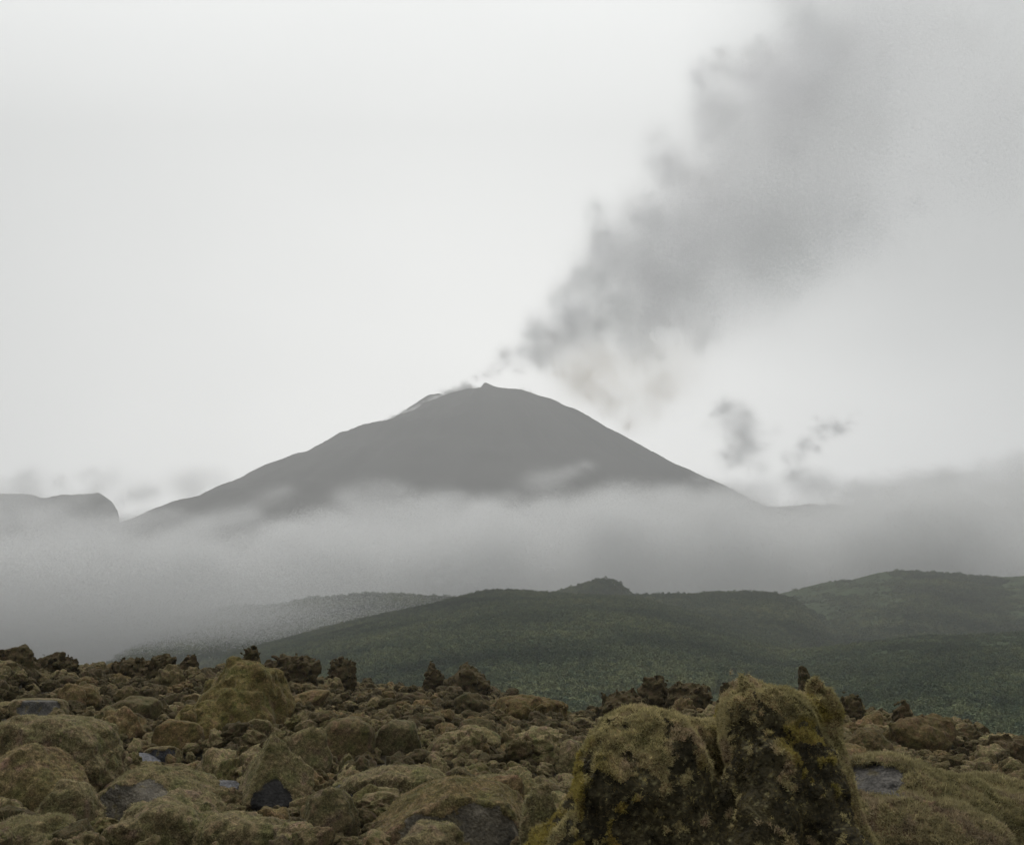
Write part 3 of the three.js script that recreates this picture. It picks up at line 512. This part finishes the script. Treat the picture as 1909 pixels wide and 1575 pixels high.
// ---------------------------------------------------------------- rubble: the largest pieces one by one, the rest as one scatter
{
  const variants = [];
  for (let v = 0; v < 15; v++) {
    const r = rng(900 + v), planes = []; for (let i = 0; i < (v % 3 ? 8 : 11); i++) planes.push([new THREE.Vector3(gauss(r), gauss(r) + 0.2, gauss(r)).normalize(), (v % 3 ? 0.6 : 0.5) + 0.35 * r()]);
    const g = mergeVertices(new THREE.IcosahedronGeometry(1, 9).deleteAttribute('normal').deleteAttribute('uv')), p = g.attributes.position, q = new THREE.Vector3(), sx = 0.8 + 0.4 * r(), sz = 0.8 + 0.4 * r(), mc = mossColour(v * 3.7), pos = [];
    for (let i = 0; i < p.count; i++) {
      q.fromBufferAttribute(p, i);
      let R = 1; for (const [n, h] of planes) { const t = n.dot(q); if (t > 0.05) R = smin(R, h / t, v % 3 === 2 ? 0.05 : 0.012); }
      R += (v % 3 ? 1 : 0.35) * 0.55 * (billow(q.x * 1.5 + v * 5, q.y * 1.5, q.z * 1.5, 2) - 0.16) + 0.24 * (billow(q.x * 4 + v, q.y * 4, q.z * 4, 2) - 0.15) + 0.2 * fbm(q.x * 1.4 + v * 9, q.y * 1.4, q.z * 1.4, 2) + 0.04 * N3(q.x * 11, q.y * 11, q.z * 11 + v);
      if (v % 3 === 1) R += 0.5 * fbm(q.x * 2.2 + v * 3, q.y * 2.2, q.z * 2.2, 4) - 0.16 * (billow(q.x * 3.1, q.y * 3.1 + v, q.z * 3.1, 3) - 0.15);
      q.multiplyScalar(R); pos.push(q.x * sx, q.y * 0.85, q.z * sz);
    }
    const [g2] = parted({ pos, idx: Array.from(g.index.array) }, () => 0, [(x, y, z) => mc(x * 0.35, y * 0.35, z * 0.35)], 0.3);
    variants.push(g2);
  }
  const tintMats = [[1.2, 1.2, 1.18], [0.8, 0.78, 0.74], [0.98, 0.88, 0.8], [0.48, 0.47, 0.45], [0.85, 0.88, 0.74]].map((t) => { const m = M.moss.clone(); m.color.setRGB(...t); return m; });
  const r = rng(1234), all = [];
  const free = (x, z, s) => rockSpots.every(([a, b, R]) => Math.hypot(x - a, z - b) > R * 1.0 + s * 0.5 && !(s > 0.1 && Math.abs(x - a) < R * 0.9 && z > b && z - b < R * 2 + s));
  const strew = (d0, d1, spacing, s0, s1, lift) => {
    for (let z = d0; z < d1; z += spacing) for (let x = -z * 0.66; x < z * 0.66; x += spacing) {
      const X = x + (r() - 0.5) * spacing * 1.5, Z = -(z + (r() - 0.5) * spacing * 1.5), px = X / -Z * FPX * CP + 954.5, D = interp(crestFar, clamp(px, -300, 2200)), dist = Math.hypot(X, Z);
      if (px < -150 || px > 2060 || dist > D * 1.12) continue;
      const n = fbm(X * 0.35, 4, Z * 0.35, 2), s = lerp(s0, s1, Math.pow(r(), 2.2)) * (1 + n * 0.8);
      if (!free(X, Z, s)) continue;
      all.push([X, groundH(X, Z) + s * (0.1 + lift * r()), Z, s, s / dist * FPX, r() * 6.28, (r() - 0.5) * 1.4, (r() - 0.5) * 1.4, Math.floor(r() * 15), n, r(), 0.75 + 0.6 * r(), 0.7 + 0.5 * r()]);
    }
  };
  strew(6.5, 24, 0.15, 0.045, 0.14, 0.8); strew(7, 62, 0.25, 0.07, 0.22, 1.2); strew(9, 62, 0.8, 0.16, 0.36, 0.8); strew(18, 62, 2.4, 0.3, 0.55, 0.4);
  all.sort((a, b) => b[4] - a[4]);
  const m4 = new THREE.Matrix4(), q = new THREE.Quaternion(), e = new THREE.Euler(), col = new THREE.Color();
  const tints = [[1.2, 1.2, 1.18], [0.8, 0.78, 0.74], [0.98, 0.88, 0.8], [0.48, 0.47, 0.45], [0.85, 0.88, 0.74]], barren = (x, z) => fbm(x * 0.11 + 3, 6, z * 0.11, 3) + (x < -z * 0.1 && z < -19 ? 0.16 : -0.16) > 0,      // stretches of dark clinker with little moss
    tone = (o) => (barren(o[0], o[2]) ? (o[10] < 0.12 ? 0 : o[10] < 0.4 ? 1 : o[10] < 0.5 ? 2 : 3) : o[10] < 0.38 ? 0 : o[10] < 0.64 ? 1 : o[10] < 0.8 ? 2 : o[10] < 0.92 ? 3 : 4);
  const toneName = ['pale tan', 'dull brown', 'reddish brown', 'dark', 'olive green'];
  const named = [];
  all.slice(0, 300).forEach((o) => {
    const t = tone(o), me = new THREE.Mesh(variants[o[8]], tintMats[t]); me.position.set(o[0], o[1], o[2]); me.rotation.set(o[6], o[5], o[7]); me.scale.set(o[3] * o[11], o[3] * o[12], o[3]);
    top(me, 'mossy_rock');
    let best = null; for (const s of rockSpots) if (s[3]) { const q = Math.hypot(s[0] - o[0], s[1] - o[2]) - s[2] * 0.5; if (!best || q < best[0]) best = [q, s]; }
    const s = best[1], dx = o[0] - s[0], dz = o[2] - s[1], side = dx < 0 ? 'left of' : 'right of', fore = dz > 0 ? 'in front' : 'behind', dir = Math.abs(dx) > 2 * Math.abs(dz) ? side : Math.abs(dz) > 2 * Math.abs(dx) ? (dz > 0 ? 'in front of' : fore) : `${fore} and ${side}`;
    named.push([best[0], me, toneName[t], dir, s[3]]);
  });
  const nth = ['nearest', 'second nearest', 'third nearest', 'fourth nearest', 'fifth nearest', 'sixth nearest', 'seventh nearest', 'eighth nearest', 'ninth nearest', 'tenth nearest', 'eleventh nearest', 'twelfth nearest', 'thirteenth nearest', 'fourteenth nearest', 'fifteenth nearest', 'sixteenth nearest', 'seventeenth nearest', 'eighteenth nearest', 'nineteenth nearest', 'twentieth nearest'], seen = new Map();
  named.sort((a, b) => a[0] - b[0]).forEach(([, me, tn, dir, short]) => { const key = tn + dir + short, k = seen.get(key) ?? 0; seen.set(key, k + 1); tag(me, `${nth[Math.min(k, 19)]} ${tn} mossy rock ${dir} the ${short}`, 'rock', 'mossy rubble rocks of the lava field'); });
  const rest = all.slice(300), g = top(new THREE.Group(), 'lava_rubble'); tag(g, 'countless small moss-covered lava rocks filling the lava field', 'rubble', null, 'stuff');
  variants.forEach((geom, v) => {
    const mine = rest.filter((o) => o[8] === v), im = new THREE.InstancedMesh(geom, M.moss, mine.length); im.name = 'rubble_rock'; im.userData.kind = 'stuff';
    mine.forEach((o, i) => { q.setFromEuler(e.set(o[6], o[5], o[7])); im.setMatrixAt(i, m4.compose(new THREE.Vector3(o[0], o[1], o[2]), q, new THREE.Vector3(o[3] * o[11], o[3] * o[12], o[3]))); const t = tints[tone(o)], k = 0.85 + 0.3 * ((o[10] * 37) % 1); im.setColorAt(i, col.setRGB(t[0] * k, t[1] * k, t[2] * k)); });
    g.add(im);
  });
  console.log('rubble', all.length, 'tufts', tuftTotal);
}
shadows(scene);
// ---------------------------------------------------------------- cloud and smoke: puffs of very many tiny droplets' faces that scatter light, thin where few, solid where many
function puffGeometry(n, seed, tau, sigma = 0.4) {
  const r = rng(seed), area = tau * 4 * Math.PI * sigma * sigma / n, e = Math.sqrt(area * 4 / Math.sqrt(3)), pos = new Float32Array(n * 9), idx = [];
  const u = new THREE.Vector3(), v = new THREE.Vector3(), c = new THREE.Vector3();
  for (let i = 0; i < n; i++) {
    c.set(gauss(r), gauss(r), gauss(r)).multiplyScalar(sigma); if (c.length() > 1.15) { i--; continue; }
    u.set(gauss(r), gauss(r), gauss(r)).normalize(); v.set(gauss(r), gauss(r), gauss(r)).cross(u).normalize();
    for (let k = 0; k < 3; k++) { const a = k * 2.0944, R = e / 1.732; for (let j = 0; j < 3; j++) pos[i * 9 + k * 3 + j] = c.getComponent(j) + R * (Math.cos(a) * u.getComponent(j) + Math.sin(a) * v.getComponent(j)); }
    idx.push(i * 3, i * 3 + 1, i * 3 + 2);
  }
  return geo(pos, idx);
}
const puffs = [puffGeometry(36000, 1, 0.9)], thinPuffs = [puffGeometry(24000, 2, 0.24)], faintPuffs = [puffGeometry(22000, 3, 0.13)];
function cloud(name, label, category, list, material, puffSet = puffs) {      // list: [x, y, z, radius, stretch, r, g, b]
  const g = top(new THREE.Group(), name); tag(g, label, category, null, 'stuff');
  const m4 = new THREE.Matrix4(), m5 = new THREE.Matrix4(), e = new THREE.Euler(), c = new THREE.Color(), rnd = rng(list.length + 5);
  puffSet.forEach((geom, v) => {
    const mine = list.filter((_, i) => i % puffSet.length === v), im = new THREE.InstancedMesh(geom, material, mine.length);
    im.name = 'vapour'; im.userData.kind = 'stuff';
    mine.forEach(([x, y, z, s, st, cr, cg, cb], i) => {
      m4.makeTranslation(x, y, z).multiply(m5.makeScale(s * st, s, s)).multiply(m5.makeRotationFromEuler(e.set(rnd() * 6, rnd() * 6, rnd() * 6)));
      im.setMatrixAt(i, m4);
      im.setColorAt(i, c.setRGB(cr, cg, cb));
    });
    g.add(im);
  });
  console.log(name, list.length);
  return g;
}
// the plume: billows upon billows, from the crater up to the right
{
  const r = rng(9), list = [], young = [];
  const billowing = (px, py, rad, depth, amount, tint) => {
    const k = depth / FPX * 1.03, c = at(px, py, depth);
    const put = (to, x, y, z, s) => to.push([x, y, z, s, 1, ...tint.map((t) => t * (0.97 + 0.06 * r()))]);
    const R = rad * k, core = tint === grey && rad > 24 ? list : young;
    const n1 = Math.max(2, Math.round(3 * amount));
    for (let i = 0; i < n1; i++) put(core, c.x + gauss(r) * R * 0.25, c.y + gauss(r) * R * 0.25, c.z + gauss(r) * R * 0.35, R * (1.1 + 0.5 * r()));
    const n2 = Math.round((rad < 90 ? 5.5 : 2.5) * amount);
    for (let i = 0; i < n2; i++) {                // smaller billows on the outside
      const d = new THREE.Vector3(gauss(r), gauss(r), gauss(r)).normalize(), s = R * (0.4 + 0.25 * r());
      const x = c.x + d.x * R * 0.62, y = c.y + d.y * R * 0.62, z = c.z + d.z * R * 0.62;
      put(rad > 24 && rad < 90 ? core : young, x, y, z, s);
      for (let j = 0; j < (rad < 60 ? 2 : 1); j++) { const e = new THREE.Vector3(gauss(r) + d.x, gauss(r) + d.y, gauss(r) + d.z).normalize(); put(rad > 50 ? core : young, x + e.x * s * 0.75, y + e.y * s * 0.75, z + e.z * s * 0.75, s * (0.4 + 0.25 * r())); }
    }
  };
  const grey = [0.80, 0.81, 0.83], warm = [0.95, 0.84, 0.66], pale = [0.9, 0.9, 0.9];
  // rising body: [px, py, radius, amount]
  for (const [px, py, R, a, t, dd] of [
    [905, 700, 10, .6, pale, 0], [888, 706, 9, .6, pale, 0], [866, 716, 9, .6, pale, 60], [845, 723, 8, .6, pale, 80], [825, 730, 8, .6, pale, 90],
    [920, 690, 14, .8, pale, 0], [938, 672, 18, 1, pale, 0], [945, 655, 18, 1, pale, 20], [965, 690, 14, .8, pale, 0], [985, 735, 8, .5, pale, 0], [975, 728, 8, .5, pale, 0],
    [985, 655, 26, 1, grey, 0], [1000, 620, 30, 1, grey, 0], [995, 595, 22, .8, grey, 0], [1020, 665, 28, 1, grey, 40], [1040, 630, 40, 1, grey, 0], [1055, 580, 38, 1, grey, 0], [1045, 545, 28, .8, grey, 0],
    [1090, 610, 50, 1.2, grey, 40], [1095, 530, 46, 1.1, grey, 0], [1085, 505, 26, .7, grey, 0], [1150, 580, 62, 1.3, grey, 60], [1150, 490, 60, 1.2, grey, 0], [1135, 445, 34, .8, grey, 0], [1108, 400, 26, .7, grey, 0], [1118, 425, 26, .7, grey, 0],
    [1215, 540, 80, 1.4, grey, 80], [1210, 440, 70, 1.2, grey, 40], [1200, 390, 40, .8, grey, 0], [1290, 500, 95, 1.5, grey, 120], [1290, 390, 90, 1.4, grey, 60], [1250, 310, 46, .7, grey, 0], [1228, 250, 34, .35, pale, 0], [1235, 290, 40, .5, grey, 0],
    [1380, 450, 110, 1.4, grey, 160], [1370, 330, 100, 1.5, grey, 80], [1335, 230, 60, 1.2, grey, 0], [1320, 170, 44, 1, grey, 0], [1310, 135, 34, .8, grey, 0], [1345, 120, 36, .9, grey, 0], [1400, 120, 44, 1, grey, 0], [1425, 95, 32, .9, grey, 0],
    [1440, 220, 100, 1.5, grey, 60], [1480, 350, 120, 1.4, grey, 160], [1480, 160, 70, 1.2, grey, 60], [1540, 120, 80, 1.3, grey, 100], [1570, 240, 120, 1.5, grey, 160], [1520, 60, 60, 1.1, grey, 60], [1490, 25, 46, 1, grey, 30], [1460, -10, 46, .9, grey, 0],
    [1600, 40, 100, 1, grey, 120], [1660, 150, 120, .8, grey, 200], [1600, 400, 130, .7, grey, 260], [1500, 470, 110, .7, grey, 220], [1400, 540, 90, .7, grey, 200], [1300, 590, 70, .7, grey, 150], [1200, 630, 60, .7, grey, 120], [1720, 40, 120, .8, grey, 200], [1760, 260, 130, .5, grey, 300], [1830, 100, 130, .5, grey, 300],
    [1600, -80, 110, .8, grey, 100],
    // sulphur-stained drift down the right flank
    [1050, 690, 26, .6, warm, 60], [1085, 715, 30, .6, warm, 60], [1115, 745, 30, .8, warm, 80], [1140, 765, 24, .7, warm, 80], [1160, 700, 60, .8, warm, 160], [1190, 750, 50, .7, warm, 160], [1250, 680, 70, .7, warm, 240], [1100, 700, 60, 1, warm, 100], [1175, 790, 20, .3, warm, 90], [1110, 665, 44, .5, warm, 100],
  ]) billowing(px, py, R, VD + dd, a, t);
  cloud('smoke_plume', 'grey billowing smoke plume drifting up and right from the volcano summit', 'smoke', list, M.vapour, thinPuffs);
  cloud('summit_smoke', 'thin pale smoke curling off the volcano summit into the plume', 'smoke', young, M.vapour, faintPuffs);

  const steam = [];
  for (let i = 0; i < 210; i++) {           // steam creeping in the notch between the near flank and the far crater rim
    const t = r(), px = lerp(712, 880, t) + gauss(r) * 6, py = lerp(795, 722, Math.pow(t, 0.85)) + gauss(r) * (2 + 3 * t), d = VD + 50 + 50 * r(), p = at(px, py, d);
    steam.push([p.x, p.y, p.z, (7 + 11 * r()) * (0.5 + t), 1.6, 0.95, 0.95, 0.95]);
  }
  cloud('steam', 'white steam creeping along the left crater rim of the volcano', 'steam', steam, M.vapour);

  const wisp = (label, blobs, depth, name = 'small_cloud') => {
    const l = [];
    for (const [px, py, R, n, sq = 1] of blobs) for (let i = 0; i < n * 1.6; i++) { const p = at(px + gauss(r) * R * 0.55, py + gauss(r) * R * 0.45 * sq, depth + gauss(r) * 60); l.push([p.x, p.y, p.z, R * depth / FPX * (0.4 + 0.5 * r() * r()), 1.2, 0.8, 0.81, 0.83]); }
    cloud(name, label, 'cloud', l, M.vapour, faintPuffs);
  };
  wisp('ragged grey cloud scrap right of the volcano, the left of two', [[1355, 760, 26, 14], [1375, 790, 34, 26], [1395, 825, 34, 28], [1365, 850, 26, 14], [1330, 770, 14, 6]], 4300);
  wisp('thin torn cloud scrap above the right cloud bank', [[1530, 800, 20, 12], [1510, 830, 24, 14], [1560, 800, 22, 10], [1590, 780, 16, 5], [1480, 860, 26, 10]], 4300);
}
// the cloud bank lying between the hills and the volcano
{
  const r = rng(23), list = [];
  const topEdge = [[-100, 905], [0, 925], [90, 945], [200, 985], [300, 985], [350, 1005], [420, 1000], [520, 985], [600, 965], [700, 950], [800, 965], [860, 965], [920, 935], [1000, 925], [1060, 905], [1130, 895], [1200, 905], [1300, 925], [1380, 935], [1450, 950], [1500, 945], [1600, 940], [1700, 925], [1760, 905], [1850, 915], [1909, 890], [2010, 880]];
  const botEdge = [[-100, 1210], [400, 1185], [800, 1130], [1200, 1125], [1600, 1095], [2010, 1095]];
  let tries = 0;
  while (list.length < 450 && tries++ < 90000) {
    const px = -120 + r() * 2150, t = r(), a = interp(topEdge, px), b = interp(botEdge, px), py = lerp(a - 14, b + 12, t);
    const depth = 1780 + 1300 * r(), p = at(px, py, depth);
    const n = fbm(p.x * 0.0028 + 3, p.y * 0.0055, p.z * 0.0012, 5), edge = smooth(0, 0.3, t) * (1 - 0.5 * smooth(0.8, 1, t));
    const dens = edge * 1.0 + n * 1.5 * (1 - 0.75 * smooth(0.15, 0.45, t)) - 0.1;
    if (r() > dens) continue;
    const s = lerp(28, 100, smooth(0.04, 0.5, t)) * (0.65 + 0.7 * r());
    list.push([p.x, p.y, p.z, s, 1.5, 0.88, 0.885, 0.89]);
  }
  cloud('cloud_bank', 'long grey cloud bank lying across the foot of the volcano', 'cloud', list, M.vapour);
  // wisps torn off the top of the bank and trailing over the flank of the volcano
  const wisps = [];
  for (let k = 0; k < 34; k++) {
    const px = -60 + 2030 * r(), py = interp(topEdge, px) - 4 + 46 * (r() - 0.55), d = 2000 + 800 * r(), n = 4 + Math.floor(7 * r()), run = 14 + 22 * r(), up = 0.15 + 0.75 * r(), s0 = 20 + 26 * r();
    for (let i = 0; i < n; i++) { const t = i / n, p = at(px + (t - 0.5) * run * n * 0.6, py - (t - 0.3) * run * n * 0.35 * up + gauss(r) * 5, d); wisps.push([p.x, p.y, p.z, s0 * (1.25 - 0.75 * t) * (0.7 + 0.6 * r()), 1.5, 0.88, 0.885, 0.89]); }
  }
  for (const [px, py, R, n, d] of [[20, 955, 40, 12, 3400], [90, 965, 40, 12, 3400], [160, 975, 36, 10, 3400], [60, 895, 34, 6, 4200], [140, 885, 30, 4, 4200], [330, 905, 40, 5, 5300], [400, 895, 36, 4, 5300], [250, 915, 40, 5, 5300], [1520, 905, 40, 6, 4600], [1440, 905, 44, 7, 4600], [1600, 920, 40, 6, 4600], [1740, 895, 44, 8, 3600], [1870, 900, 50, 9, 3600], [1660, 925, 40, 7, 3600], [1890, 860, 30, 4, 3600]])
    for (let i = 0; i < n; i++) { const p = at(px + gauss(r) * R, py + gauss(r) * R * 0.3, d + gauss(r) * 60); wisps.push([p.x, p.y, p.z, R * d / FPX * (0.5 + 0.5 * r()), 1.4, 0.85, 0.855, 0.86]); }
  cloud('cloud_wisps', 'torn pale wisps rising from the cloud bank over the volcano flank', 'cloud', wisps, M.vapour, thinPuffs);
  // mist in the valley at the left
  const mist = [];
  for (let i = 0; i < 150; i++) {
    const px = -150 + 820 * r(), py = 1150 + 80 * r(), d = 930 + 380 * r(), p = at(px, py, d);
    if (r() > 1.05 - 0.9 * smooth(300, 640, px)) continue;
    mist.push([p.x, p.y, p.z, 46 + 44 * r(), 2.2, 0.6, 0.605, 0.61]);
  }
  cloud('valley_mist', 'pale mist filling the valley at the left below the ridge', 'mist', mist, M.vapour, faintPuffs);
}
shadows(scene);
renderer.render(scene, camera);
